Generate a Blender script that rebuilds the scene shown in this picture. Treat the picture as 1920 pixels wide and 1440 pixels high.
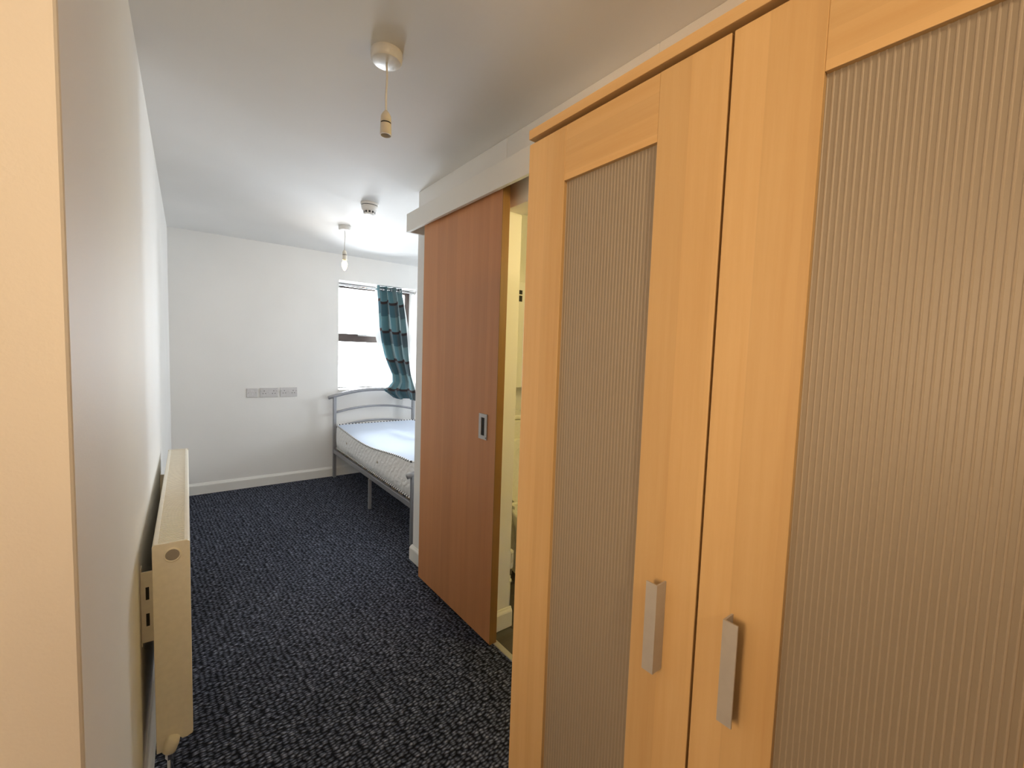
import bpy, bmesh, math, random
from mathutils import Vector, Matrix
random.seed(4)
C = bpy.context.scene.collection
for o in list(bpy.data.objects):
    bpy.data.objects.remove(o, do_unlink=True)
sc = bpy.context.scene

# ------------------------------------------------------------------ camera, world, lights, exposure
F_PX, YAW, PITCH, ROLL = 816.49, 0.65577, -0.068634, 0.033083
def cam_matrix():
    cy, sy = math.cos(YAW), math.sin(YAW)
    f = Vector((sy*math.cos(PITCH), cy*math.cos(PITCH), math.sin(PITCH)))
    r = Vector((cy, -sy, 0)); u = r.cross(f)
    r2 = r*math.cos(ROLL) + u*math.sin(ROLL); u2 = u*math.cos(ROLL) - r*math.sin(ROLL)
    m = Matrix((r2, u2, -f)).transposed().to_4x4()
    m.translation = Vector((0, 0, 1.35)); return m
cd = bpy.data.cameras.new('camera'); cam = bpy.data.objects.new('camera', cd); C.objects.link(cam)
cd.sensor_fit = 'HORIZONTAL'; cd.sensor_width = 36.0; cd.lens = F_PX/1920*36
cd.clip_start = 0.02; cd.clip_end = 100
cam.matrix_world = cam_matrix(); sc.camera = cam

SKY_COL, SKY_STR = (0.86, 0.93, 1.0), 31.0
w = bpy.data.worlds.new('world'); sc.world = w; w.use_nodes = True
bg = w.node_tree.nodes['Background']; bg.inputs[0].default_value = (*SKY_COL, 1); bg.inputs[1].default_value = SKY_STR

def light(name, kind, loc, energy, col, rot=None, **kw):
    l = bpy.data.lights.new(name, kind); l.energy = energy; l.color = col
    o = bpy.data.objects.new(name, l); C.objects.link(o); o.location = loc
    if rot is not None: o.rotation_euler = rot
    for k, v in kw.items(): setattr(l, k, v)
    return o
def aim(o, target):
    o.rotation_euler = (Vector(target)-o.location).to_track_quat('-Z', 'Y').to_euler()
# portal in the window opening: only guides sampling of the sky
po = light('window_portal', 'AREA', (1.775, 4.99, 1.49), 1, (1, 1, 1), (math.radians(-90), 0, 0), shape='RECTANGLE', size=0.86, size_y=1.14)
po.data.cycles.is_portal = True
# unseen opening added round the corner to the right, brings in more sky light
po2 = light('added_opening_portal', 'AREA', (4.27, 3.75, 1.55), 1, (1, 1, 1), (0, math.radians(90), 0), shape='RECTANGLE', size=0.8, size_y=0.5)
po2.data.cycles.is_portal = True
# assumed warm area light, unseen beside the camera, brightens wardrobe and wall end
la = light('assumed_warm_light', 'AREA', (-1.45, 0.22, 1.45), 17.6, (1.0, 0.66, 0.37), shape='RECTANGLE', size=0.5, size_y=0.8)
aim(la, (0.64, 0.6, 1.25))
ls = light('fill_spot', 'SPOT', (-0.10, -1.35, 2.2), 52, (1.0, 0.72, 0.42), spot_size=math.radians(46), spot_blend=0.55, shadow_soft_size=0.12)  # added unseen spot, brightens door, pelmet and radiator end
aim(ls, (1.0, 2.2, 1.2))
# lit candle bulb over the bed end and an assumed, unseen bathroom light
light('bulb_light', 'POINT', (1.072, 3.645, 1.93), 1.3, (1.0, 0.74, 0.46), shadow_soft_size=0.03)
light('assumed_bathroom_light', 'POINT', (1.62, 0.75, 1.8), 10, (1.0, 0.80, 0.33), shadow_soft_size=0.08)

vs = sc.view_settings
sc.display_settings.display_device = 'sRGB'
vs.view_transform = 'Standard'; vs.look = 'None'; vs.gamma = 1.0; vs.use_curve_mapping = False; vs.exposure = 0.38
sc.cycles.max_bounces = 14; sc.cycles.diffuse_bounces = 8; sc.cycles.sample_clamp_indirect = 6

# ------------------------------------------------------------------ materials
def newmat(name, col, rough=0.6, metal=0.0, spec=0.5):
    m = bpy.data.materials.new(name); m.use_nodes = True
    b = m.node_tree.nodes['Principled BSDF']
    b.inputs['Base Color'].default_value = (*col, 1); b.inputs['Roughness'].default_value = rough
    b.inputs['Metallic'].default_value = metal; b.inputs['Specular IOR Level'].default_value = spec
    return m, m.node_tree, b
def N(nt, t, **kw):
    n = nt.nodes.new(t)
    for k, v in kw.items(): setattr(n, k, v)
    return n
def coords(nt, scale=(1, 1, 1), rot=(0, 0, 0), kind='Object'):
    t = N(nt, 'ShaderNodeTexCoord'); mp = N(nt, 'ShaderNodeMapping')
    mp.inputs['Scale'].default_value = scale; mp.inputs['Rotation'].default_value = rot
    nt.links.new(t.outputs[kind], mp.inputs[0]); return mp.outputs[0]
def noise(nt, vec, scale, detail=3, rough=0.5):
    n = N(nt, 'ShaderNodeTexNoise'); n.inputs['Scale'].default_value = scale
    n.inputs['Detail'].default_value = detail; n.inputs['Roughness'].default_value = rough
    nt.links.new(vec, n.inputs['Vector']); return n.outputs[0]
def ramp(nt, fac, stops, interp='LINEAR'):
    r = N(nt, 'ShaderNodeValToRGB'); e = r.color_ramp; e.interpolation = interp
    while len(e.elements) < len(stops): e.elements.new(0.5)
    for el, (p, c) in zip(e.elements, stops): el.position = p; el.color = (*c, 1)
    nt.links.new(fac, r.inputs[0]); return r.outputs[0]
def bump(nt, b, h, strength=0.2, dist=0.002):
    bp = N(nt, 'ShaderNodeBump'); bp.inputs['Strength'].default_value = strength; bp.inputs['Distance'].default_value = dist
    nt.links.new(h, bp.inputs['Height']); nt.links.new(bp.outputs[0], b.inputs['Normal'])
def mix(nt, a, bcol, fac, mode='MIX'):
    m = N(nt, 'ShaderNodeMix', data_type='RGBA', blend_type=mode)
    for s, v in ((0, fac), (6, a), (7, bcol)):
        if hasattr(v, 'is_linked'): nt.links.new(v, m.inputs[s])
        elif isinstance(v, (int, float)): m.inputs[s].default_value = v
        else: m.inputs[s].default_value = (*v, 1)
    return m.outputs[2]

def paint(name, col, rough=0.6, tex=0.25):
    m, nt, b = newmat(name, col, rough, spec=0.3)
    v = coords(nt); n1 = noise(nt, v, 130, 3); n2 = noise(nt, v, 2.3, 2)
    c = ramp(nt, n2, [(0.3, tuple(x*0.965 for x in col)), (0.7, col)])
    nt.links.new(c, b.inputs['Base Color']); bump(nt, b, n1, tex, 0.0012); return m
WALL = paint('wall_paint', (0.83, 0.82, 0.795))
CEIL = paint('ceiling_paint', (0.80, 0.79, 0.77), 0.7, 0.15)
GLOSS = paint('gloss_trim_paint', (0.83, 0.82, 0.78), 0.3, 0.05)
BATHWALL = paint('bathroom_paint', (0.80, 0.78, 0.68), 0.5, 0.1)

def wood(name, base, dark, axis, rough=0.4, strips=0.1, spec=0.4):
    # axis = direction of grain (0 x, 1 y, 2 z); colour steps between strips of laminate
    m, nt, b = newmat(name, base, rough, spec=spec)
    s = [1, 1, 1]; s[axis] = 0.045
    v = coords(nt, tuple(s)); g = noise(nt, v, 95, 5, 0.65); big = noise(nt, v, 17, 3, 0.55)
    s2 = [0, 0, 0]; s2[1 if axis != 1 else 2] = 1
    v2 = coords(nt, tuple(s2)); vo = N(nt, 'ShaderNodeTexVoronoi'); vo.inputs['Scale'].default_value = 17
    nt.links.new(v2, vo.inputs['Vector'])
    sep = N(nt, 'ShaderNodeSeparateColor'); nt.links.new(vo.outputs['Color'], sep.inputs[0])
    mid = tuple(0.5*(x+y) for x, y in zip(base, dark))
    c1 = ramp(nt, g, [(0.35, mid), (0.62, base)])
    c2 = ramp(nt, big, [(0.36, dark), (0.55, base)])
    c = mix(nt, c1, c2, 0.45)
    st = ramp(nt, sep.outputs[0], [(0.0, (1-strips*1.3,)*3), (1.0, (1+strips*0.5,)*3)])
    c = mix(nt, c, st, 1.0, 'MULTIPLY')
    nt.links.new(c, b.inputs['Base Color']); bump(nt, b, g, 0.06, 0.0006); return m
BEECH_B, BEECH_D = (0.62, 0.43, 0.215), (0.53, 0.335, 0.145)
BEECH_V = wood('beech_upright', BEECH_B, BEECH_D, 2)
BEECH_H = wood('beech_rail', BEECH_B, BEECH_D, 1)
DOORW = wood('door_veneer', (0.60, 0.275, 0.115), (0.53, 0.23, 0.09), 2, 0.45, 0.05)
DOOREDGE = wood('door_edging', (0.30, 0.15, 0.04), (0.22, 0.105, 0.028), 2, 0.5, 0.06)
VINYL = wood('vinyl_plank', (0.10, 0.085, 0.065), (0.045, 0.04, 0.03), 0, 0.4, 0.25)

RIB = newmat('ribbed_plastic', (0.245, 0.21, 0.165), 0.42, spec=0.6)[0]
RIBC = newmat('rib_crest_lit', (0.315, 0.27, 0.215), 0.45, spec=0.6)[0]  # paler copy of the sheet: light caught on the ridges, put into colour
def simple(name, col, rough=0.5, metal=0.0, grain=0.0, spec=0.5):
    m, nt, b = newmat(name, col, rough, metal, spec)
    v = coords(nt); n = noise(nt, v, 60, 2)
    c = ramp(nt, n, [(0.3, tuple(x*0.94 for x in col)), (0.7, col)]); nt.links.new(c, b.inputs['Base Color'])
    if grain: bump(nt, b, noise(nt, v, 400, 2), grain, 0.0005)
    return m
BRUSHED = simple('satin_metal', (0.50, 0.49, 0.48), 0.42, 0.35, 0.2)
CHROME = simple('chrome', (0.75, 0.75, 0.76), 0.12, 1.0)
ALU = simple('aluminium_strip', (0.72, 0.70, 0.66), 0.3, 0.9)
RADW = simple('radiator_enamel', (0.86, 0.82, 0.71), 0.4, 0, 0.1)
RADDARK = simple('radiator_inside', (0.10, 0.095, 0.085), 0.7)
PLUG = simple('grey_plug', (0.33, 0.30, 0.27), 0.4)
BEDMET = simple('silver_bed_paint', (0.33, 0.33, 0.345), 0.4, 0.5)
PLASTIC = simple('white_plastic', (0.78, 0.76, 0.72), 0.3)
PLATE = simple('socket_plastic', (0.62, 0.605, 0.60), 0.35)
ROCKER = simple('rocker_plastic', (0.68, 0.665, 0.66), 0.3)
BLACK = simple('black_hole', (0.02, 0.018, 0.016), 0.7)
CERAMIC = simple('ceramic', (0.82, 0.80, 0.72), 0.12)
BROWNF = simple('brown_window_frame', (0.055, 0.038, 0.032), 0.35)
BRASS = simple('vent_metal', (0.45, 0.38, 0.27), 0.4, 0.8)
DARKVOID = simple('carcass_gap', (0.16, 0.085, 0.04), 0.7)
CREAMH = simple('lampholder_plastic', (0.74, 0.68, 0.58), 0.35)

def carpet():
    m, nt, b = newmat('charcoal_loop_carpet', (0.02, 0.022, 0.028), 0.95, spec=0.12)
    v = coords(nt, (1, 1, 1), (0, 0, math.radians(-4)))
    n = N(nt, 'ShaderNodeTexNoise'); n.inputs['Scale'].default_value = 38; nt.links.new(v, n.inputs['Vector'])
    sc_ = N(nt, 'ShaderNodeVectorMath', operation='SCALE'); sc_.inputs[3].default_value = 0.012
    nt.links.new(n.outputs['Color'], sc_.inputs[0])
    ad = N(nt, 'ShaderNodeVectorMath', operation='ADD'); nt.links.new(v, ad.inputs[0]); nt.links.new(sc_.outputs[0], ad.inputs[1])
    mp = N(nt, 'ShaderNodeMapping'); mp.inputs['Scale'].default_value = (50, 92, 1); nt.links.new(ad.outputs[0], mp.inputs[0])
    vo = N(nt, 'ShaderNodeTexVoronoi'); vo.voronoi_dimensions = '2D'; vo.inputs['Scale'].default_value = 1.0; vo.inputs['Randomness'].default_value = 0.62
    nt.links.new(mp.outputs[0], vo.inputs['Vector'])
    c = ramp(nt, vo.outputs['Distance'], [(0.0, (0.215, 0.24, 0.31)), (0.26, (0.088, 0.099, 0.133)), (0.56, (0.008, 0.009, 0.014))])
    sep = N(nt, 'ShaderNodeSeparateColor'); nt.links.new(vo.outputs['Color'], sep.inputs[0])
    st = ramp(nt, sep.outputs[0], [(0.0, (0.55, 0.55, 0.58)), (0.7, (1, 1, 1)), (1.0, (1.75, 1.7, 1.65))])
    fz = noise(nt, v, 420, 2); c = mix(nt, c, st, 1.0, 'MULTIPLY'); c = mix(nt, c, ramp(nt, fz, [(0.35, (0.55, 0.55, 0.55)), (0.65, (1.35, 1.35, 1.35))]), 1.0, 'MULTIPLY'); nt.links.new(c, b.inputs['Base Color'])
    inv = N(nt, 'ShaderNodeMath', operation='SUBTRACT'); inv.inputs[0].default_value = 1; nt.links.new(vo.outputs['Distance'], inv.inputs[1])
    bump(nt, b, inv.outputs[0], 1.0, 0.006); return m
CARPET = carpet()

def curtain_mat():
    m, nt, b = newmat('teal_plaid_curtain', (0.05, 0.2, 0.23), 0.8, spec=0.15)
    t = N(nt, 'ShaderNodeTexCoord'); sx = N(nt, 'ShaderNodeSeparateXYZ'); nt.links.new(t.outputs['UV'], sx.inputs[0])
    def frac(sock, k, off=0.0):
        a = N(nt, 'ShaderNodeMath', operation='MULTIPLY_ADD'); a.inputs[1].default_value = k; a.inputs[2].default_value = off
        nt.links.new(sock, a.inputs[0]); f = N(nt, 'ShaderNodeMath', operation='FRACT'); nt.links.new(a.outputs[0], f.inputs[0]); return f.outputs[0]
    fv = frac(sx.outputs[1], 1/0.325, 0.55); fu = frac(sx.outputs[0], 1/0.30, 0.15)
    A = ramp(nt, fv, [(0.0, (0.12, 0.215, 0.25)), (0.50, (0.215, 0.36, 0.395))], 'CONSTANT')
    Bc = ramp(nt, fv, [(0.0, (0.19, 0.235, 0.25)), (0.50, (0.31, 0.41, 0.42))], 'CONSTANT')
    su = ramp(nt, fu, [(0.0, (0, 0, 0)), (0.5, (1, 1, 1))], 'CONSTANT')
    c = mix(nt, A, Bc, su)
    br = ramp(nt, fv, [(0.0, (1, 1, 1)), (0.085, (0, 0, 0))], 'CONSTANT')
    c = mix(nt, c, (0.11, 0.08, 0.078), br)
    nt.links.new(c, b.inputs['Base Color'])
    v = coords(nt); bump(nt, b, noise(nt, v, 300, 2), 0.1, 0.001)
    tr = N(nt, 'ShaderNodeBsdfTranslucent'); nt.links.new(c, tr.inputs[0])
    ms = N(nt, 'ShaderNodeMixShader'); ms.inputs[0].default_value = 0.45
    out = nt.nodes['Material Output']
    nt.links.new(b.outputs[0], ms.inputs[1]); nt.links.new(tr.outputs[0], ms.inputs[2]); nt.links.new(ms.outputs[0], out.inputs[0])
    return m
CURTAIN = curtain_mat()
def lining_mat():
    m, nt, b = newmat('curtain_lining', (0.78, 0.77, 0.75), 0.85, spec=0.1)
    v = coords(nt); bump(nt, b, noise(nt, v, 200, 2), 0.1, 0.001)
    tr = N(nt, 'ShaderNodeBsdfTranslucent'); tr.inputs[0].default_value = (0.78, 0.78, 0.77, 1)
    ms = N(nt, 'ShaderNodeMixShader'); ms.inputs[0].default_value = 0.45; out = nt.nodes['Material Output']
    nt.links.new(b.outputs[0], ms.inputs[1]); nt.links.new(tr.outputs[0], ms.inputs[2]); nt.links.new(ms.outputs[0], out.inputs[0])
    return m
LINING = lining_mat()

def quilt():
    m, nt, b = newmat('quilted_mattress_border', (0.88, 0.875, 0.86), 0.8, spec=0.2)
    v = coords(nt, (1, 1, 1)); wv = N(nt, 'ShaderNodeTexWave'); wv.wave_type = 'BANDS'; wv.bands_direction = 'DIAGONAL'
    wv.inputs['Scale'].default_value = 9; wv.inputs['Distortion'].default_value = 5; wv.inputs['Detail Scale'].default_value = 2.5
    nt.links.new(v, wv.inputs['Vector']); bump(nt, b, wv.outputs['Fac'], 0.55, 0.006); return m
QUILT = quilt()
TICK = paint('skylit_ticking', (0.56, 0.63, 0.75), 0.8, 0.1)  # blue of the skylight is put into the ticking colour
def taped():
    m, nt, b = newmat('striped_tape', (0.6, 0.6, 0.6), 0.7)
    t = N(nt, 'ShaderNodeTexCoord'); sx = N(nt, 'ShaderNodeSeparateXYZ'); nt.links.new(t.outputs['UV'], sx.inputs[0])
    a = N(nt, 'ShaderNodeMath', operation='MULTIPLY'); a.inputs[1].default_value = 1/0.034; nt.links.new(sx.outputs[0], a.inputs[0])
    f = N(nt, 'ShaderNodeMath', operation='FRACT'); nt.links.new(a.outputs[0], f.inputs[0])
    c = ramp(nt, f.outputs[0], [(0.0, (0.03, 0.03, 0.035)), (0.5, (0.80, 0.79, 0.76))], 'CONSTANT')
    nt.links.new(c, b.inputs['Base Color']); return m
TAPE = taped()
def glass():
    m, nt, b = newmat('window_glass', (1, 1, 1), 0.0); nt.nodes.remove(b)
    g = N(nt, 'ShaderNodeBsdfTransparent'); gl = N(nt, 'ShaderNodeBsdfGlossy'); gl.inputs['Roughness'].default_value = 0.02
    fr = N(nt, 'ShaderNodeFresnel'); fr.inputs[0].default_value = 1.45
    ms = N(nt, 'ShaderNodeMixShader'); nt.links.new(fr.outputs[0], ms.inputs[0])
    nt.links.new(g.outputs[0], ms.inputs[1]); nt.links.new(gl.outputs[0], ms.inputs[2])
    nt.links.new(ms.outputs[0], nt.nodes['Material Output'].inputs[0]); return m
GLASS = glass()
def emit(name, col, s):
    m, nt, b = newmat(name, col, 0.3); b.inputs['Emission Color'].default_value = (*col, 1); b.inputs['Emission Strength'].default_value = s; return m
BULB = emit('lit_bulb', (1.0, 0.72, 0.36), 7)

# ------------------------------------------------------------------ mesh helpers
def obj(name, bm, mat, parent=None, smooth=False, bevel=0.0, seg=2):
    bmesh.ops.recalc_face_normals(bm, faces=bm.faces)
    me = bpy.data.meshes.new(name); bm.to_mesh(me); bm.free()
    for mm in (mat if isinstance(mat, (list, tuple)) else [mat]): me.materials.append(mm)
    if smooth:
        for p in me.polygons: p.use_smooth = True
    o = bpy.data.objects.new(name, me); C.objects.link(o)
    if parent is not None:
        o.parent = parent
    if bevel:
        md = o.modifiers.new('bevel', 'BEVEL'); md.width = bevel; md.segments = seg; md.limit_method = 'ANGLE'; md.angle_limit = math.radians(40)
        if not smooth:
            for p in me.polygons: p.use_smooth = False
    return o
def box(bm, a, b, mi=0):
    (x0, y0, z0), (x1, y1, z1) = a, b
    vs_ = [bm.verts.new(p) for p in ((x0,y0,z0),(x1,y0,z0),(x1,y1,z0),(x0,y1,z0),(x0,y0,z1),(x1,y0,z1),(x1,y1,z1),(x0,y1,z1))]
    for q in ((0,3,2,1),(4,5,6,7),(0,1,5,4),(1,2,6,5),(2,3,7,6),(3,0,4,7)):
        f = bm.faces.new([vs_[i] for i in q]); f.material_index = mi
    return vs_
def bx(*boxes):
    bm = bmesh.new()
    for a, b in boxes: box(bm, a, b)
    return bm
def prism(bm, pts, z0, z1):
    lo = [bm.verts.new((x, y, z0)) for x, y in pts]; hi = [bm.verts.new((x, y, z1)) for x, y in pts]
    n = len(pts)
    bm.faces.new(lo[::-1]); bm.faces.new(hi)
    for i in range(n): bm.faces.new((lo[i], lo[(i+1) % n], hi[(i+1) % n], hi[i]))
    return bm
def lathe(bm, prof, c=(0, 0, 0), n=24, M=None, caps=True):
    rings = []
    for r, z in prof:
        ring = []
        for k in range(n):
            a = 2*math.pi*k/n; v = Vector((r*math.cos(a), r*math.sin(a), z))
            if M: v = M @ v
            ring.append(bm.verts.new(v + Vector(c)))
        rings.append(ring)
    for A, B in zip(rings, rings[1:]):
        for k in range(n): bm.faces.new((A[k], A[(k+1) % n], B[(k+1) % n], B[k]))
    if caps:
        bm.faces.new(rings[0][::-1]); bm.faces.new(rings[-1])
    return bm
def tube(bm, pts, r, n=12, uv=None, closed=False, cap=True):
    pts = [Vector(p) for p in pts]; rings = []; m = len(pts)
    prev = None
    for i, p in enumerate(pts):
        if closed: t = (pts[(i+1) % m]-pts[i-1]).normalized()
        else: t = (pts[min(i+1, m-1)]-pts[max(i-1, 0)]).normalized()
        up = Vector((0, 0, 1)) if abs(t.z) < 0.9 else Vector((1, 0, 0))
        a = t.cross(up).normalized(); b = a.cross(t)
        rr = r[i] if isinstance(r, (list, tuple)) else r
        rings.append([bm.verts.new(p + a*rr*math.cos(2*math.pi*k/n) + b*rr*math.sin(2*math.pi*k/n)) for k in range(n)])
    lay = bm.loops.layers.uv.verify() if uv else None
    L = 0; rng = range(m if closed else m-1)
    for i in rng:
        A, B = rings[i], rings[(i+1) % m]; d = (pts[(i+1) % m]-pts[i]).length
        for k in range(n):
            f = bm.faces.new((A[k], A[(k+1) % n], B[(k+1) % n], B[k]))
            if uv:
                for lp, u in zip(f.loops, (L, L, L+d, L+d)): lp[lay].uv = (u, k/n)
        L += d
    if cap and not closed:
        bm.faces.new(rings[0][::-1]); bm.faces.new(rings[-1])
    return bm
def profile_run(bm, path, prof):
    """extrude a (outward, z) profile along a 2-D path; outward is to the right of travel; mitred"""
    P = [Vector(p) for p in path]; n = len(P); rings = []
    def nrm(a, b):
        d = (b-a).normalized(); return Vector((d.y, -d.x))
    for i in range(n):
        if i == 0: o = nrm(P[0], P[1])
        elif i == n-1: o = nrm(P[-2], P[-1])
        else:
            n1, n2 = nrm(P[i-1], P[i]), nrm(P[i], P[i+1]); o = (n1+n2)/(1+n1.dot(n2))
        rings.append([bm.verts.new((P[i].x+o.x*u, P[i].y+o.y*u, z)) for u, z in prof])
    k = len(prof)
    for A, B in zip(rings, rings[1:]):
        for j in range(k): bm.faces.new((A[j], B[j], B[(j+1) % k], A[(j+1) % k]))
    bm.faces.new(rings[0]); bm.faces.new(rings[-1][::-1])
    return bm
def thing(name, label, cat, loc=(0, 0, 0), rotz=0, group=None):
    o = bpy.data.objects.new(name, None); C.objects.link(o); o.empty_display_size = 0.05
    o.location = loc; o.rotation_euler = (0, 0, rotz)
    o['label'] = label; o['category'] = cat
    if group: o['group'] = group
    return o
def tag(o, label, cat, group=None):
    o['label'] = label; o['category'] = cat
    if group: o['group'] = group
    return o
def struct(o, label=None):
    o['kind'] = 'structure'
    if label: o['label'] = label
    return o
def copy_tree(o, parent=None):
    c = o.copy(); C.objects.link(c); c.parent = parent
    for ch in list(o.children): copy_tree(ch, c)
    return c

# ------------------------------------------------------------------ room shell
ZC = 2.32; YF = 4.737; XR = 1.19
def xl(y): return -0.119 + 0.0135*y          # corridor face of the slightly skewed left wall
YN = 0.781
bm = bmesh.new()
prism(bm, [(xl(YN), YN), (xl(YF+0.3), YF+0.3), (-0.3, YF+0.3), (-0.3, YN)], 0, ZC)
struct(obj('wall_left', bm, WALL, bevel=0.004), 'white painted left wall with its warm lit end at the left edge of the photo')
# far wall with the window opening
WX0, WX1, WZ0, WZ1 = 1.338, 2.212, 0.905, 2.058
YW = 5.02
struct(obj('wall_far', bx(((-0.3, YF, 0), (WX0, YW, ZC)), ((WX1, YF, 0), (4.3, YW, ZC)), ((WX0, YF, 0), (WX1, YW, WZ0)), ((WX0, YF, WZ1), (WX1, YW, ZC))), WALL),
       'white end wall with sockets and the window')
# bathroom partition: front face X = 1.19 with the doorway, end return at Y = 2.546
struct(obj('wall_right', bx(((XR, 1.642, 0), (XR+0.1, 2.546, ZC)), ((XR, 0.86, 2.0), (XR+0.1, 1.642, ZC)), ((XR, -1.6, 0), (XR+0.1, 0.86, ZC)),
                            ((XR+0.1, 2.43, 0), (4.2, 2.546, ZC))), WALL, bevel=0.003), 'white bathroom partition wall behind the sliding door and wardrobe')
struct(obj('wall_return', bx(((-1.7, YN, 0), (-0.3, YN+0.2, ZC))), WALL))
struct(obj('wall_alcove', bx(((4.2, 2.43, 0), (4.3, 3.5, ZC)), ((4.2, 4.0, 0), (4.3, YF, ZC)), ((4.2, 3.5, 0), (4.3, 4.0, 1.15)), ((4.2, 3.5, 1.95), (4.3, 4.0, ZC))), WALL))  # opening in this wall is added as a daylight fill
struct(obj('wall_bathroom', bx(((2.6, 0.4, 0), (2.7, 2.43, ZC)), ((XR+0.1, 0.4, 0), (2.6, 0.5, ZC))), BATHWALL))
struct(obj('wall_entrance', bx(((-1.8, -1.7, 0), (-1.7, YN+0.2, ZC)), ((-1.7, -1.7, 0), (XR, -1.6, ZC))), WALL))
struct(obj('ceiling', bx(((-1.8, -1.7, ZC), (4.3, YW, ZC+0.1))), CEIL), 'plain white ceiling')
struct(obj('floor', bx(((-1.8, -1.7, -0.06), (1.165, YW, 0)), ((1.165, 2.43, -0.06), (4.3, YW, 0)), ((1.165, -1.7, -0.06), (1.29, 0.86, 0))), CARPET),
       'dark charcoal looped carpet floor')
# bathroom floor: base with vinyl planks laid along X
bf = struct(obj('floor', bx(((1.165, 0.86, -0.06), (1.29, 2.43, -0.004)), ((1.29, 0.5, -0.06), (2.6, 2.43, -0.004))), RADDARK), 'dark wood effect bathroom floor')
pm = None
for r in range(13):
    y0 = 0.87 + r*0.12
    for q in range(2):
        xa = 1.17 if (r % 2 == 0) else 0.85
        x0 = xa + q*0.72
        b_ = bx(((max(x0, 1.17), y0, -0.004), (x0+0.717, y0+0.1175, 0.0)))
        if y0 > 1.642-0.12:
            b_.free(); b_ = bx(((max(x0, 1.292), y0, -0.004), (x0+0.717, y0+0.1175, 0.0)))
        obj('plank', b_, VINYL, bf)
# skirting boards
PROF = [(0, 0), (0.017, 0), (0.017, 0.078), (0.0135, 0.086), (0.0085, 0.092), (0.006, 0.0985), (0, 0.1)]
struct(obj('baseboard_left', profile_run(bmesh.new(), [(xl(YF), YF), (xl(YN), YN+0.012)], [(-u, z) for u, z in PROF]), GLOSS), None)
struct(obj('baseboard_far', profile_run(bmesh.new(), [(xl(YF)+0.017, YF), (4.2, YF)], PROF), GLOSS), None)
struct(obj('baseboard_right', profile_run(bmesh.new(), [(1.300, 1.642), (XR, 1.642), (XR, 2.546), (4.2, 2.546)], [(-u, z) for u, z in PROF]), GLOSS, bevel=0.004), None)
# pelmet over the sliding door
pe = bmesh.new()
box(pe, (1.082, 0.80, 2.045), (1.1, 2.475, 2.15)); box(pe, (1.1, 0.80, 2.132), (XR, 2.475, 2.15)); box(pe, (1.1, 2.457, 2.045), (XR, 2.475, 2.132))
struct(obj('trim_1', pe, GLOSS, bevel=0.0015), 'white boxed pelmet hiding the sliding door track')
struct(obj('trim_2', bx(((1.143, 0.86, 0.0), (1.172, 1.642, 0.006))), ALU, bevel=0.003), 'metal threshold strip in the bathroom doorway')

# ------------------------------------------------------------------ sliding door
dr = struct(obj('door_1', bx(((1.112, 1.552, 0.018), (1.148, 2.296, 2.125))), [DOORW, DOOREDGE]), 'reddish brown sliding bathroom door left slightly open')
ed = obj('edge_strip', bx(((1.111, 1.549, 0.018), (1.149, 1.552, 2.125))), DOOREDGE, dr)
fp = bmesh.new()
for a, b in (((1.107, 1.617, 0.955), (1.112, 1.683, 0.972)), ((1.107, 1.617, 1.055), (1.112, 1.683, 1.072)),
             ((1.107, 1.617, 0.972), (1.112, 1.636, 1.055)), ((1.107, 1.664, 0.972), (1.112, 1.683, 1.055))): box(fp, a, b)
pl = obj('flush_pull', fp, BRUSHED, dr); pl['label'] = 'satin metal recessed finger pull'
obj('recess', bx(((1.1105, 1.636, 0.972), (1.1122, 1.664, 1.055))), BLACK, pl)
for y_, z_ in ((1.6235, 0.9635), (1.6765, 0.9635), (1.6235, 1.0635), (1.6765, 1.0635)):
    obj('screw', lathe(bmesh.new(), [(0.0032, 0), (0.0025, 0.001)], (1.107, y_, z_), 8, Matrix.Rotation(-math.pi/2, 3, 'Y')), BLACK if z_ < 1 and y_ < 1.65 else BRUSHED, pl)

# ------------------------------------------------------------------ wardrobe
WF = 0.64; YA, YB = 0.795, -0.112
wd = thing('wardrobe', 'birch effect wardrobe with ribbed panel doors and metal bar handles filling the right side', 'wardrobe', (0, 0, 0))
ca = bmesh.new()
box(ca, (WF+0.024, YA-0.02, 0.0), (1.175, YA-0.002, 1.826)); box(ca, (WF+0.024, YB+0.002, 0.0), (1.175, YB+0.02, 1.826))
box(ca, (WF+0.03, YB+0.02, 0.06), (1.175, YA-0.02, 0.08)); box(ca, (1.165, YB+0.02, 0.08), (1.175, YA-0.02, 1.826))
obj('carcass', ca, BEECH_V, wd)
obj('plinth', bx(((WF+0.05, YB+0.02, 0.0), (WF+0.066, YA-0.02, 0.06))), BEECH_H, wd)
obj('cornice', bx(((WF-0.008, YB-0.008, 1.829), (1.178, YA-0.006, 1.849))), BEECH_H, wd, bevel=0.001)
obj('divider', bx(((WF+0.03, 0.327, 0.08), (1.165, 0.345, 1.826))), DARKVOID, wd)
ZT, ZB = 1.822, 0.065
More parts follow.
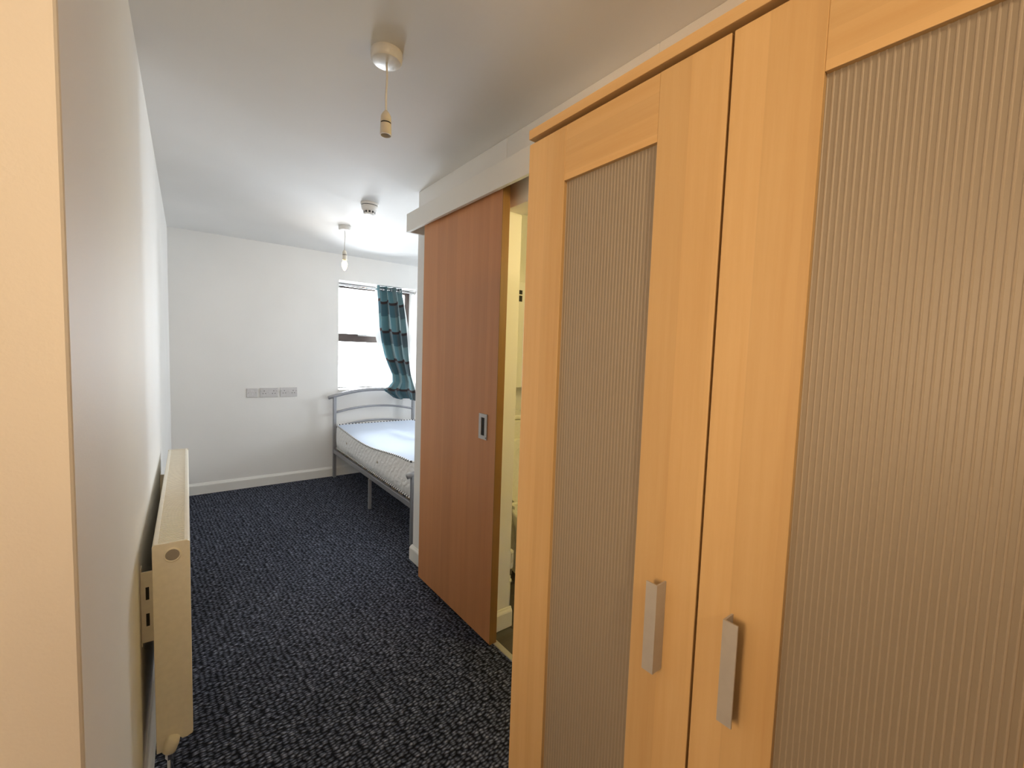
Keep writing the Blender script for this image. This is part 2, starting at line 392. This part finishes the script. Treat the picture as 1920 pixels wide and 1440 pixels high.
def make_door(y0, y1, handle_y):
    """y0 < y1; stiles 117 mm, rails 112 mm"""
    d = obj('door', bx(((WF+0.0165, y0+0.004, ZB+0.004), (WF+0.0195, y1-0.004, ZT-0.004))), DARKVOID, wd)
    S = 0.117
    for a, b in ((y0, y0+S), (y1-S, y1)): obj('stile', bx(((WF, a, ZB), (WF+0.0165, b, ZT))), BEECH_V, d, bevel=0.0012)
    for a, b in ((ZB, ZB+0.112), (ZT-0.111, ZT)): obj('rail', bx(((WF+0.0006, y0+S, a), (WF+0.0165, y1-S, b))), BEECH_H, d, bevel=0.0008)
    # ribbed panel: narrow rounded ridges on a flat sheet, every 7.2 mm
    p = bmesh.new(); yy0, yy1 = y0+S-0.001, y1-S+0.001; zz0, zz1 = ZB+0.111, ZT-0.11
    prof = []; n = int((yy1-yy0)/0.0072); st = (yy1-yy0)/n; xb = WF+0.009
    for i in range(n):
        ya = yy0+i*st
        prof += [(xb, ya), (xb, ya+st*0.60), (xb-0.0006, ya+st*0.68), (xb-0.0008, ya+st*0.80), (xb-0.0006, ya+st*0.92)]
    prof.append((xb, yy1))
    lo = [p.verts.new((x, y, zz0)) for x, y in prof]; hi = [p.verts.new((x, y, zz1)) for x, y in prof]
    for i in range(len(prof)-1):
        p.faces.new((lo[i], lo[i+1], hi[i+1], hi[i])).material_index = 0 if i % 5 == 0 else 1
    back = [p.verts.new(q) for q in ((xb+0.004, yy0, zz0), (xb+0.004, yy1, zz0), (xb+0.004, yy1, zz1), (xb+0.004, yy0, zz1))]
    p.faces.new(back)
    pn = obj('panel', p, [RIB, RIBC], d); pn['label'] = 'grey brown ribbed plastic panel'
    # angle-profile bar handle: wide face plate and one web back to the door
    h = bmesh.new(); hz0, hz1 = 0.829, 0.981
    s = 1 if handle_y > (y0+y1)/2 else -1      # face overhangs away from the web
    box(h, (WF-0.026, handle_y-0.0105, hz0), (WF-0.0235, handle_y+0.0105, hz1))
    wy = handle_y + s*0.0092
    box(h, (WF-0.0236, wy-0.0013, hz0), (WF, wy+0.0013, hz1))
    hd = obj('handle', h, BRUSHED, d); hd['label'] = 'satin metal bar handle'
    return d
make_door(0.3405, YA, 0.403)
make_door(YB, 0.3365, 0.274)

# ------------------------------------------------------------------ radiator on the left wall
ra = thing('radiator', 'cream enamelled double panel radiator with slatted top mounted low on the left wall', 'radiator', (xl(1.56)+0.031, 1.56, 0.165), -math.atan(0.0135))
RL, RH, RW = 1.385, 0.61, 0.087
def rp(name, bm, m, **k): return obj(name, bm, m, ra, **k)
rp('front_panel', bx(((RW-0.012, 0.004, 0.0), (RW, RL, RH-0.006))), RADW, bevel=0.004)
rp('back_panel', bx(((0.0, 0.004, 0.0), (0.012, RL, RH-0.006))), RADW, bevel=0.004)
rp('convector', bx(((0.014, 0.02, 0.03), (RW-0.014, RL-0.02, RH-0.035))), RADDARK)
ec = bmesh.new()
ol = [(0.0, -0.02), (0.024, -0.02), (0.028, -0.004), (0.034, 0.008), (0.044, 0.012), (0.056, 0.006), (0.060, 0.0), (RW-0.014, 0.0), (RW-0.004, 0.005), (RW, 0.016), (RW, RH-0.006), (RW-0.006, RH), (0.006, RH), (0.0, RH-0.006)]
f0 = [ec.verts.new((x, 0.0, z)) for x, z in ol]; f1 = [ec.verts.new((x, 0.006, z)) for x, z in ol]
ec.faces.new(f0[::-1]); ec.faces.new(f1)
for i in range(len(ol)): ec.faces.new((f0[i], f0[(i+1) % len(ol)], f1[(i+1) % len(ol)], f1[i]))
e1 = rp('end_cover', ec, RADW, bevel=0.0015)
rp('end_cover', bx(((0.0, RL, 0.0), (RW, RL+0.006, RH))), RADW, bevel=0.0015)
RY = Matrix.Rotation(math.pi/2, 3, 'X')
ring = lathe(bmesh.new(), [(0.0205, 0.0), (0.0205, 0.0035), (0.0185, 0.0045), (0.0165, 0.0035), (0.0165, 0.0005)], (0.046, 0.0, RH-0.037), 28, RY)
pr = obj('plug_ring', ring, RADW, e1, smooth=True)
obj('plug', lathe(bmesh.new(), [(0.0163, 0.0), (0.0163, 0.0028), (0.014, 0.0034)], (0.046, 0.0, RH-0.037), 28, RY), PLUG, e1)['label'] = 'grey brown round plug'
# top grille
gf = bmesh.new()
box(gf, (0.004, 0.006, RH-0.008), (0.013, RL, RH)); box(gf, (RW-0.013, 0.006, RH-0.008), (RW-0.004, RL, RH))
g = rp('grille', gf, RADW, bevel=0.001)
sl = bmesh.new(); k = 0; y = 0.012
while y < RL-0.012:
    box(sl, (0.013, y, RH-0.010), (RW-0.013, y+0.0058, RH-0.002)); y += 0.0112
s_ = obj('slat', sl, RADW, g); s_['kind'] = 'stuff'
# wall brackets
for by in (0.055, RL-0.15):
    b_ = bmesh.new()
    for a, b in (((-0.030, 0, 0.30), (0.0, 0.003, 0.515)),): box(b_, (a[0], by, a[2]), (b[0], by+0.003, b[2]))
    box(b_, (-0.0305, by, 0.29), (-0.0280, by+0.03, 0.525))
    o_ = rp('bracket', b_, RADW, bevel=0.001)
    for za, zb in ((0.43, 0.468), (0.35, 0.388)):
        obj('slot', bx(((-0.019, by-0.0008, za), (-0.011, by+0.0002, zb))), BLACK, o_)
vb = bmesh.new(); lathe(vb, [(0.011, -0.020), (0.0175, -0.014), (0.0185, 0.010), (0.016, 0.024), (0.010, 0.028)], (0.033, -0.006, -0.004), 18, Matrix.Rotation(math.radians(18), 3, 'Y'))
va = rp('valve', vb, RADW, smooth=True); va['label'] = 'cream plastic lockshield valve cap'
pb = bmesh.new(); tube(pb, [(0.033, 0.004, -0.02), (0.031, 0.004, -0.05), (0.031, 0.004, -0.165)], 0.0075, 12)
lathe(pb, [(0.013, -0.047), (0.013, -0.028)], (0.032, 0.004, 0), 6)
obj('pipe', pb, CHROME, va, smooth=False)

# ------------------------------------------------------------------ window
wn = struct(thing('window_1', '', 'window', (0, 0, 0)), 'bright brown framed window in a recess above the bed'); del wn['category']
FY0, FY1 = 4.95, 5.01
def wbar(name, a, b, p=wn, m=BROWNF): return obj(name, bx((a, b)), m, p, bevel=0.004)
wbar('jamb', (WX0, FY0, WZ0), (WX0+0.055, FY1, WZ1)); wbar('jamb', (WX1-0.055, FY0, WZ0), (WX1, FY1, WZ1))
wbar('head', (WX0+0.055, FY0, WZ1-0.05), (WX1-0.055, FY1, WZ1)); wbar('sill_rail', (WX0+0.055, FY0, WZ0), (WX1-0.055, FY1, WZ0+0.02))
tr_ = wbar('transom', (WX0+0.055, FY0-0.012, 1.425), (WX1-0.055, FY1, 1.515))
cat = wbar('stay', (1.60, FY0-0.022, 1.495), (1.86, FY0-0.012, 1.513), tr_, BRUSHED)
obj('pane', bx(((WX0+0.05, 4.978, WZ0+0.018), (WX1-0.05, 4.984, 1.427))), GLASS, wn)
obj('pane', bx(((WX0+0.05, 4.978, 1.513), (WX1-0.05, 4.984, WZ1-0.048))), GLASS, wn)
struct(obj('trim_3', bx(((WX0, YF-0.012, WZ0-0.004), (WX1, FY0, WZ0+0.012))), GLOSS, bevel=0.003), 'white window sill board')
# curtain pole between the reveals
cp = thing('curtain_pole', 'silver curtain pole spanning the window recess', 'curtain pole', (0, 0, 0))
PY, PZ = 4.80, 2.018
obj('rod', tube(bmesh.new(), [(WX0+0.008, PY, PZ), (WX1-0.008, PY, PZ)], 0.011, 16), CHROME, cp, smooth=True)
for xa, xb in ((WX0, WX0+0.012), (WX1-0.012, WX1)):
    obj('socket', tube(bmesh.new(), [(xa, PY, PZ), (xb, PY, PZ)], 0.020, 20), PLASTIC, cp)

# curtain: pleated sheet gathered to the right, lower end draped over the headboard
rows = [  # z, left x, right x, mean y, pleat depth
 (2.055, 1.755, 2.045, 4.80, 0.034), (2.00, 1.757, 2.050, 4.80, 0.036), (1.90, 1.760, 2.062, 4.792, 0.042), (1.75, 1.760, 2.080, 4.778, 0.048),
 (1.60, 1.762, 2.092, 4.76, 0.050), (1.45, 1.780, 2.100, 4.738, 0.048), (1.30, 1.808, 2.104, 4.71, 0.044), (1.18, 1.848, 2.108, 4.675, 0.036),
 (1.08, 1.885, 2.112, 4.642, 0.030), (1.00, 1.880, 2.124, 4.612, 0.028), (0.945, 1.830, 2.138, 4.598, 0.026), (0.90, 1.775, 2.148, 4.588, 0.024), (0.85, 1.790, 2.156, 4.586, 0.024), (0.785, 1.86, 2.162, 4.586, 0.022)]
def interp(t):
    x = t*(len(rows)-1); i = min(int(x), len(rows)-2); f = x-i
    return [a+(b-a)*f for a, b in zip(rows[i], rows[i+1])]
NU, NV = 120, 78
def sheet(fn, uvk=True):
    cb = bmesh.new(); lay = cb.loops.layers.uv.verify()
    grid = [[cb.verts.new(fn(i/NU, j/NV)) for i in range(NU+1)] for j in range(NV+1)]
    for j in range(NV):
        for i in range(NU):
            f = cb.faces.new((grid[j][i], grid[j][i+1], grid[j+1][i+1], grid[j+1][i]))
            for lp, (a, b) in zip(f.loops, ((i, j), (i+1, j), (i+1, j+1), (i, j+1))):
                lp[lay].uv = (a/NU*1.15, 2.055-interp(b/NV)[0] - 0.03*a/NU + 0.012*math.sin(19*a/NU))
    return cb
def pleat(u, t):
    # three broad folds that merge and shear as they fall
    ph = 2*math.pi*(3.0*u + 0.10) + 1.5*t*math.sin(2.6*u+0.6) - 1.1*t
    s1 = math.sin(ph); sharp = math.copysign(abs(s1)**0.75, s1)
    return sharp + 0.38*t*math.sin(2*math.pi*(5.3*u+0.9*t)) + 0.22*math.sin(11*u+6*t), ph
def front(u, t):
    z, xa, xb, ym, amp = interp(t); s1, ph = pleat(u, t)
    x = xa + (xb-xa)*min(max(u + 0.045*math.sin(2*ph)*(0.5+0.5*t)*math.sin(math.pi*u), 0), 1)
    x += 0.024*math.cos(ph)*math.sin(math.pi*min(max(u*1.0, 0), 1))**0.5*(xb-xa)/0.29*min(1, 0.35+2.5*t)
    dz = (0.075*(1-u)**2 - 0.016*math.sin(u*math.pi*2.2))*max(0, (t-0.78)/0.22)
    return (x, ym - amp*1.15*s1, z + dz)
def back(u, t):
    z, xa, xb, ym, amp = interp(t); s1, ph = pleat(u, t*0.8+0.1)
    k = min(1.0, t*3.2)
    xa2 = xa - 0.018*math.sin(math.pi*min(t*1.6, 1)); xb2 = min(xb + 0.075*k*(1-0.45*t), 2.195)
    return (xa2+(xb2-xa2)*u, ym + 0.060*k + 0.020 - amp*0.5*s1*(0.6+0.4*u) - 0.02*max(0, t-0.8), max(z+0.03*t+0.05*(1-u)*max(0, (t-0.78)/0.22), 0.80))
cu = obj('curtain', sheet(front), CURTAIN, None, smooth=True)
md = cu.modifiers.new('thick', 'SOLIDIFY'); md.thickness = 0.0015
tag(cu, 'teal checked eyelet curtain bunched at the right of the window', 'curtain')
ln = obj('lining', sheet(back), LINING, cu, smooth=True); ln['label'] = 'white curtain lining showing at both sides'
md = ln.modifiers.new('thick', 'SOLIDIFY'); md.thickness = 0.001
for q in range(6):
    x = 1.775 + 0.05*q
    rb = bmesh.new(); tube(rb, [(x, PY+0.021*math.cos(a), PZ+0.021*math.sin(a)) for a in [2*math.pi*k/20 for k in range(20)]], 0.0035, 8, closed=True)
    obj('eyelet', rb, CHROME, cu, smooth=True)

# ------------------------------------------------------------------ bed (head at the far wall, foot beyond the bathroom wall)
BROT = math.atan2(0.010, 1.935)
bd = thing('bed_frame', 'silver metal single bed frame with arched headboard bars under the window', 'bed', (1.285, 4.675, 0), -BROT)
# local: +x across the bed, -y towards the foot
BW, BL = 0.872, 1.935
def arc(x0, x1, z0, zc, y, n=20):
    return [(x0+(x1-x0)*i/n, y, z0+(zc-z0)*(1-(2*i/n-1)**2)) for i in range(n+1)]
def sq(name, x, z1, y, half=0.0155, p=bd, z0=0.0):
    return obj(name, bx(((x-half, y-half, z0), (x+half, y+half, z1))), BEDMET, p, bevel=0.004)
hb = obj('headboard', tube(bmesh.new(), arc(-0.062, BW+0.062, 0.838, 0.918, 0.0), 0.0185, 14), BEDMET, bd, smooth=True)
obj('bar', tube(bmesh.new(), arc(0.0, BW, 0.682, 0.738, 0.0), 0.0115, 12), BEDMET, hb, smooth=True)
obj('bar', tube(bmesh.new(), arc(0.0, BW, 0.525, 0.583, 0.0), 0.0115, 12), BEDMET, hb, smooth=True)
sq('leg', 0, 0.845, 0); sq('leg', BW, 0.845, 0)
fb = obj('footboard', tube(bmesh.new(), arc(-0.045, BW+0.045, 0.490, 0.545, -BL), 0.0185, 14), BEDMET, bd, smooth=True)
obj('bar', tube(bmesh.new(), arc(0.0, BW, 0.36, 0.40, -BL), 0.0115, 12), BEDMET, fb, smooth=True)
sq('leg', 0, 0.498, -BL); sq('leg', BW, 0.498, -BL)
for x in (0, BW):
    obj('side_rail', bx(((x-0.012, -BL+0.015, 0.258), (x+0.012, -0.015, 0.298))), BEDMET, bd, bevel=0.003)
    sq('middle_leg', x + (-0.006 if x == 0 else 0.006), 0.258, -1.095, 0.0125)
obj('centre_rail', bx(((BW/2-0.012, -BL+0.015, 0.258), (BW/2+0.012, -0.015, 0.285))), BEDMET, bd, bevel=0.003)
obj('cross_rail', bx(((0.012, -1.112, 0.236), (BW-0.012, -1.088, 0.258))), BEDMET, bd, bevel=0.003)
for q in range(14):
    yy = -0.09 - q*0.132
    obj('slat', bx(((0.012, yy-0.028, 0.286), (BW-0.012, yy+0.028, 0.297))), BEECH_H, bd)

# mattress
ma = thing('mattress', 'bare white mattress with quilted border and striped edge tape on the metal bed', 'mattress', (1.285, 4.675, 0.311), -BROT)
MX0, MX1, MY0, MY1 = 0.008, BW-0.006, -BL+0.03, -0.03
def top_edge(t):      # t = 0 at the head, 1 at the foot
    return 0.244 - 0.038*max(0.0, math.sin(math.pi*min(max(t, 0)*1.12, 1)))**1.5 + 0.022*max(0, t-0.55)/0.45
def loop_pts(zf, inset=0.0, n=44, r=0.05):
    pts = []
    x0, x1, y0, y1 = MX0+inset, MX1-inset, MY0+inset, MY1-inset
    for (cx, cy, a0) in ((x1-r, y1-r, 0), (x0+r, y1-r, 90), (x0+r, y0+r, 180), (x1-r, y0+r, 270)):
        seg = []
        for k in range(7):
            a = math.radians(a0+90*k/6); seg.append((cx+r*math.cos(a), cy+r*math.sin(a)))
        if pts:
            (px, py), (qx, qy) = pts[-1], seg[0]
            for k in range(1, n): pts.append((px+(qx-px)*k/n, py+(qy-py)*k/n))
        pts += seg
    (px, py), (qx, qy) = pts[-1], pts[0]
    for k in range(1, n): pts.append((px+(qx-px)*k/n, py+(qy-py)*k/n))
    return [Vector((x, y, zf((MY1-y)/(MY1-MY0)))) for x, y in pts]
rings = [loop_pts(lambda t: 0.006), loop_pts(lambda t: top_edge(t)*0.33, -0.008), loop_pts(lambda t: top_edge(t)*0.66, -0.008), loop_pts(lambda t: top_edge(t)-0.004)]
bb = bmesh.new(); V = [[bb.verts.new(p) for p in R_] for R_ in rings]; n_ = len(V[0])
for A, B in zip(V, V[1:]):
    for k in range(n_): bb.faces.new((A[k], A[(k+1) % n_], B[(k+1) % n_], B[k]))
bb.faces.new(V[0][::-1])
obj('border', bb, QUILT, ma, smooth=True)
tb = bmesh.new(); T = []
for ins, dz in ((0.0, -0.004), (0.02, 0.004), (0.08, 0.010), (0.2, 0.013), (0.36, 0.012)):
    T.append([tb.verts.new(p + Vector((0, 0, dz))) for p in loop_pts(top_edge, ins, r=0.05)])
for A, B in zip(T, T[1:]):
    for k in range(n_): tb.faces.new((A[k], A[(k+1) % n_], B[(k+1) % n_], B[k]))
tb.faces.new(T[-1])
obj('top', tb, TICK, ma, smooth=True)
obj('edge_tape', tube(bmesh.new(), loop_pts(top_edge, -0.003), 0.0075, 8, uv=True, closed=True), TAPE, ma, smooth=True)
obj('edge_tape', tube(bmesh.new(), loop_pts(lambda t: 0.0085, -0.003), 0.0075, 8, uv=True, closed=True), TAPE, ma, smooth=True)
for yv, zv in ((-0.42, 0.125), (-1.25, 0.125), ):
    v_ = bmesh.new()
    lathe(v_, [(0.010, 0.0), (0.010, 0.002), (0.006, 0.003)], (MX0-0.0085, yv, zv), 16, Matrix.Rotation(-math.pi/2, 3, 'Y'))
    o_ = obj('vent', v_, BRASS, ma); o_['label'] = 'small round metal air vent'

# ------------------------------------------------------------------ pendants and smoke detector
def pendant(x, y, rose_r, label, cat='pendant light'):
    p = thing('pendant_light', label, cat, (x, y, ZC), 0, 'ceiling pendants')
    obj('ceiling_rose', lathe(bmesh.new(), [(rose_r, 0), (rose_r*1.02, -0.010), (rose_r*0.98, -0.026), (rose_r*0.9, -0.032), (0.008, -0.034)], n=36), PLASTIC, p, smooth=True, bevel=0.001)
    obj('cord', tube(bmesh.new(), [(0, 0, -0.03), (0.002, 0, -0.08), (-0.001, 0, -0.14), (0, 0, -0.195)], 0.0033, 10), PLASTIC, p, smooth=True)
    h = obj('lampholder', lathe(bmesh.new(), [(0.006, -0.185), (0.0125, -0.194), (0.0165, -0.202), (0.0175, -0.222)], n=24), CREAMH, p, smooth=True)
    obj('groove', lathe(bmesh.new(), [(0.0165, -0.222), (0.0165, -0.2265)], n=24), BLACK, h)
    obj('skirt', lathe(bmesh.new(), [(0.0176, -0.2265), (0.0188, -0.262), (0.0165, -0.263), (0.0160, -0.245), (0.002, -0.243)], n=24, caps=False), CREAMH, h, smooth=True)
    return p
p1 = pendant(0.558, 1.455, 0.050, 'empty bulbless lampholder hanging from the nearer ceiling rose')
obj('socket_hole', lathe(bmesh.new(), [(0.0155, -0.2465), (0.012, -0.2475)], n=20), BLACK, p1)
p2 = pendant(1.073, 3.645, 0.047, 'pendant with glowing candle bulb hanging in front of the far wall')
obj('bulb_cap', lathe(bmesh.new(), [(0.011, -0.250), (0.011, -0.272)], n=18), BRASS, p2, smooth=True)
obj('bulb', lathe(bmesh.new(), [(0.011, -0.268), (0.016, -0.277), (0.0215, -0.292), (0.022, -0.302), (0.018, -0.320), (0.011, -0.337), (0.004, -0.346), (0.001, -0.348)], n=22), BULB, p2, smooth=True)['label'] = 'lit flame shaped bulb'
sd = thing('smoke_detector', 'round white smoke detector on the ceiling between the two pendants', 'smoke detector', (1.032, 2.965, ZC))
obj('base', lathe(bmesh.new(), [(0.056, 0), (0.056, -0.012), (0.053, -0.015)], n=36), PLASTIC, sd, smooth=True, bevel=0.001)
obj('groove', lathe(bmesh.new(), [(0.0515, -0.014), (0.0515, -0.019)], n=36), BLACK, sd)
bo = obj('body', lathe(bmesh.new(), [(0.053, -0.019), (0.053, -0.024), (0.050, -0.038), (0.042, -0.050), (0.037, -0.052), (0.035, -0.068), (0.028, -0.073), (0.004, -0.074)], n=36), PLASTIC, sd, smooth=True)
for k in range(10):
    a = 2*math.pi*k/10
    M = Matrix.Rotation(a, 3, 'Z'); v_ = bmesh.new()
    for v in box(v_, (0.0345, -0.006, -0.0655), (0.0372, 0.006, -0.0535)): v.co = M @ v.co
    obj('slot', v_, BLACK, bo)

# ------------------------------------------------------------------ sockets on the far wall
def plate(x0, x1, z0, z1, label, gangs):
    t = thing('wall_socket' if gangs else 'aerial_socket', label, 'socket', ((x0+x1)/2, YF, (z0+z1)/2), 0, 'row of wall plates')
    w2, h2 = (x1-x0)/2, (z1-z0)/2
    obj('plate', bx(((-w2, -0.009, -h2), (w2, 0, h2))), PLATE, t, bevel=0.003)
    def dot(a, b, c, d, m, n='pin_hole', dep=0.0095): obj(n, bx(((a, -dep, c), (b, -0.008, d))), m, t)
    if gangs:
        for g_ in (-1, 1):
            cx = g_*w2*0.52
            dot(cx-0.0025, cx+0.0025, 0.010, 0.019, BLACK)
            dot(cx-0.015, cx-0.007, -0.012, -0.007, BLACK); dot(cx+0.007, cx+0.015, -0.012, -0.007, BLACK)
            rx = g_*w2*0.86
            obj('rocker', bx(((rx-0.006, -0.0125, 0.008), (rx+0.006, -0.009, 0.026))), ROCKER, t, bevel=0.001)
            dot(rx-0.002, rx+0.002, 0.0125, 0.0165, BLACK, 'indicator', 0.013)
        for sx_ in (-0.004, 0.004): pass
        obj('screw', lathe(bmesh.new(), [(0.003, 0), (0.002, 0.0012)], (-w2*0.05, -0.009, 0.0), 8, RY), BRUSHED, t)
    else:
        for sx_ in (-0.030, 0.030): obj('screw', lathe(bmesh.new(), [(0.0035, 0), (0.0025, 0.0012)], (sx_, -0.009, 0.0), 8, RY), PLUG, t)
        obj('outlet', lathe(bmesh.new(), [(0.009, 0), (0.009, 0.004), (0.005, 0.004)], (0.002, -0.009, -0.014), 16, RY), ROCKER, t)
        obj('module', bx(((-0.014, -0.0105, 0.006), (0.014, -0.009, 0.024))), ROCKER, t, bevel=0.001)
    return t
plate(0.508, 0.598, 0.860, 0.948, 'square single wall plate left of the two double sockets', 0)
plate(0.616, 0.770, 0.859, 0.950, 'double electrical socket in the middle of the three wall plates', 2)
plate(0.789, 0.941, 0.859, 0.951, 'double electrical socket nearest the bed, right of the other plates', 2)

# ------------------------------------------------------------------ bathroom glimpsed through the gap
to = thing('toilet', 'white ceramic toilet with seat and lid raised, seen through the door gap', 'toilet', (1.735, 2.04, 0))
def oval(cx, cy, a, b, n=36, p=2.2):
    out = []
    for k in range(n):
        t = 2*math.pi*k/n; c, s = math.cos(t), math.sin(t)
        out.append((cx+a*math.copysign(abs(c)**(2/p), c), cy+b*math.copysign(abs(s)**(2/p), s)))
    return out
def loft(bm, secs, capb=True, capt=True):
    R_ = [[bm.verts.new((x, y, z)) for x, y in pts] for pts, z in secs]
    n = len(R_[0])
    for A, B in zip(R_, R_[1:]):
        for k in range(n): bm.faces.new((A[k], A[(k+1) % n], B[(k+1) % n], B[k]))
    if capb: bm.faces.new(R_[0][::-1])
    if capt: bm.faces.new(R_[-1])
    return bm
pan = loft(bmesh.new(), [(oval(0, -0.08, 0.11, 0.20), 0), (oval(0, -0.08, 0.105, 0.20), 0.06), (oval(0, -0.10, 0.10, 0.19), 0.18), (oval(0, -0.17, 0.15, 0.24), 0.30), (oval(0, -0.19, 0.178, 0.262), 0.345), (oval(0, -0.19, 0.182, 0.265), 0.395), (oval(0, -0.19, 0.177, 0.26), 0.402),
                         (oval(0, -0.20, 0.132, 0.20), 0.402), (oval(0, -0.20, 0.12, 0.19), 0.37), (oval(0, -0.19, 0.06, 0.10), 0.22)])
box(pan, (-0.12, 0.02, 0.0), (0.12, 0.20, 0.38))
obj('pan', pan, CERAMIC, to, smooth=True, bevel=0.004)
cis = bmesh.new(); box(cis, (-0.18, 0.10, 0.40), (0.18, 0.30, 0.94)); obj('cistern', cis, CERAMIC, to, bevel=0.02, seg=4)
obj('cistern_lid', bx(((-0.187, 0.092, 0.94), (0.187, 0.305, 0.965))), CERAMIC, to, bevel=0.008)
tilt = Matrix.Rotation(math.radians(-6), 3, 'X')
def upright(pts2, y0, y1):
    bm = bmesh.new(); n = len(pts2)
    A = [bm.verts.new(tilt @ Vector((x, y0, z)) + Vector((0, 0.035, 0.42))) for x, z in pts2]
    B = [bm.verts.new(tilt @ Vector((x, y1, z)) + Vector((0, 0.035, 0.42))) for x, z in pts2]
    return bm, A, B, n
bm, A, B, n = upright(oval(0, 0.20, 0.178, 0.205), 0.012, 0.030)
bm.faces.new(A); bm.faces.new(B[::-1])
for k in range(n): bm.faces.new((A[k], A[(k+1) % n], B[(k+1) % n], B[k]))
obj('lid', bm, CERAMIC, to, smooth=False, bevel=0.004)
bm, A, B, n = upright(oval(0, 0.20, 0.180, 0.208), -0.012, 0.006)
A2 = [bm.verts.new(tilt @ Vector((x, -0.012, z)) + Vector((0, 0.035, 0.42))) for x, z in oval(0, 0.205, 0.122, 0.145)]
B2 = [bm.verts.new(tilt @ Vector((x, 0.006, z)) + Vector((0, 0.035, 0.42))) for x, z in oval(0, 0.205, 0.122, 0.145)]
for k in range(n):
    q = (k+1) % n
    for f in ((A[k], A[q], A2[q], A2[k]), (B[k], B[q], B2[q], B2[k]), (A[k], A[q], B[q], B[k]), (A2[k], A2[q], B2[q], B2[k])): bm.faces.new(f)
obj('seat', bm, CERAMIC, to, smooth=False, bevel=0.004)
for x in (-0.085, 0.085):
    hg = bx(((x-0.03, -0.005, 0.402), (x+0.03, 0.055, 0.420))); tube(hg, [(x-0.045, 0.03, 0.425), (x+0.045, 0.03, 0.425)], 0.012, 12)
    obj('hinge', hg, CERAMIC, to)
wc = thing('wall_cabinet', 'white bathroom cabinet with two dark slots above the toilet', 'cabinet', (1.80, 2.43, 1.13))
obj('body', bx(((-0.2, -0.15, 0), (0.2, 0, 0.69))), BATHWALL, wc, bevel=0.003)
obj('front', bx(((-0.2, -0.165, 0.0), (0.2, -0.152, 0.69))), GLOSS, wc, bevel=0.002)
for za, zb in ((0.612, 0.638), (0.565, 0.603)): obj('slot', bx(((-0.03, -0.168, za), (0.002, -0.164, zb))), BLACK, wc)
tv = thing('radiator_valve', 'white ribbed thermostatic valve head near the bathroom floor past the door', 'valve', (1.372, 1.752, 0))
hd = lathe(bmesh.new(), [(0.014, 0.226), (0.0185, 0.232), (0.0205, 0.26), (0.0205, 0.30), (0.018, 0.318), (0.011, 0.325)], n=28)
h_ = obj('head', hd, PLASTIC, tv, smooth=True)
for k in range(14):
    a = 2*math.pi*k/14; M = Matrix.Rotation(a, 3, 'Z'); v_ = bmesh.new()
    for v in box(v_, (0.0195, -0.0012, 0.262), (0.0210, 0.0012, 0.312)): v.co = M @ v.co
    obj('groove', v_, PLUG, h_)
bv = lathe(bmesh.new(), [(0.011, 0.19), (0.013, 0.195), (0.013, 0.226)], n=12); tube(bv, [(0, 0, 0.205), (0, 0.06, 0.205)], 0.009, 10)
obj('valve_body', bv, CHROME, tv)
obj('pipe', tube(bmesh.new(), [(0, 0, 0.0), (0, 0, 0.192)], 0.0075, 12), PLASTIC, tv, smooth=True)
obj('pipe_collar', lathe(bmesh.new(), [(0.012, 0.15), (0.014, 0.155), (0.012, 0.165)], n=14), PLASTIC, tv, smooth=True)
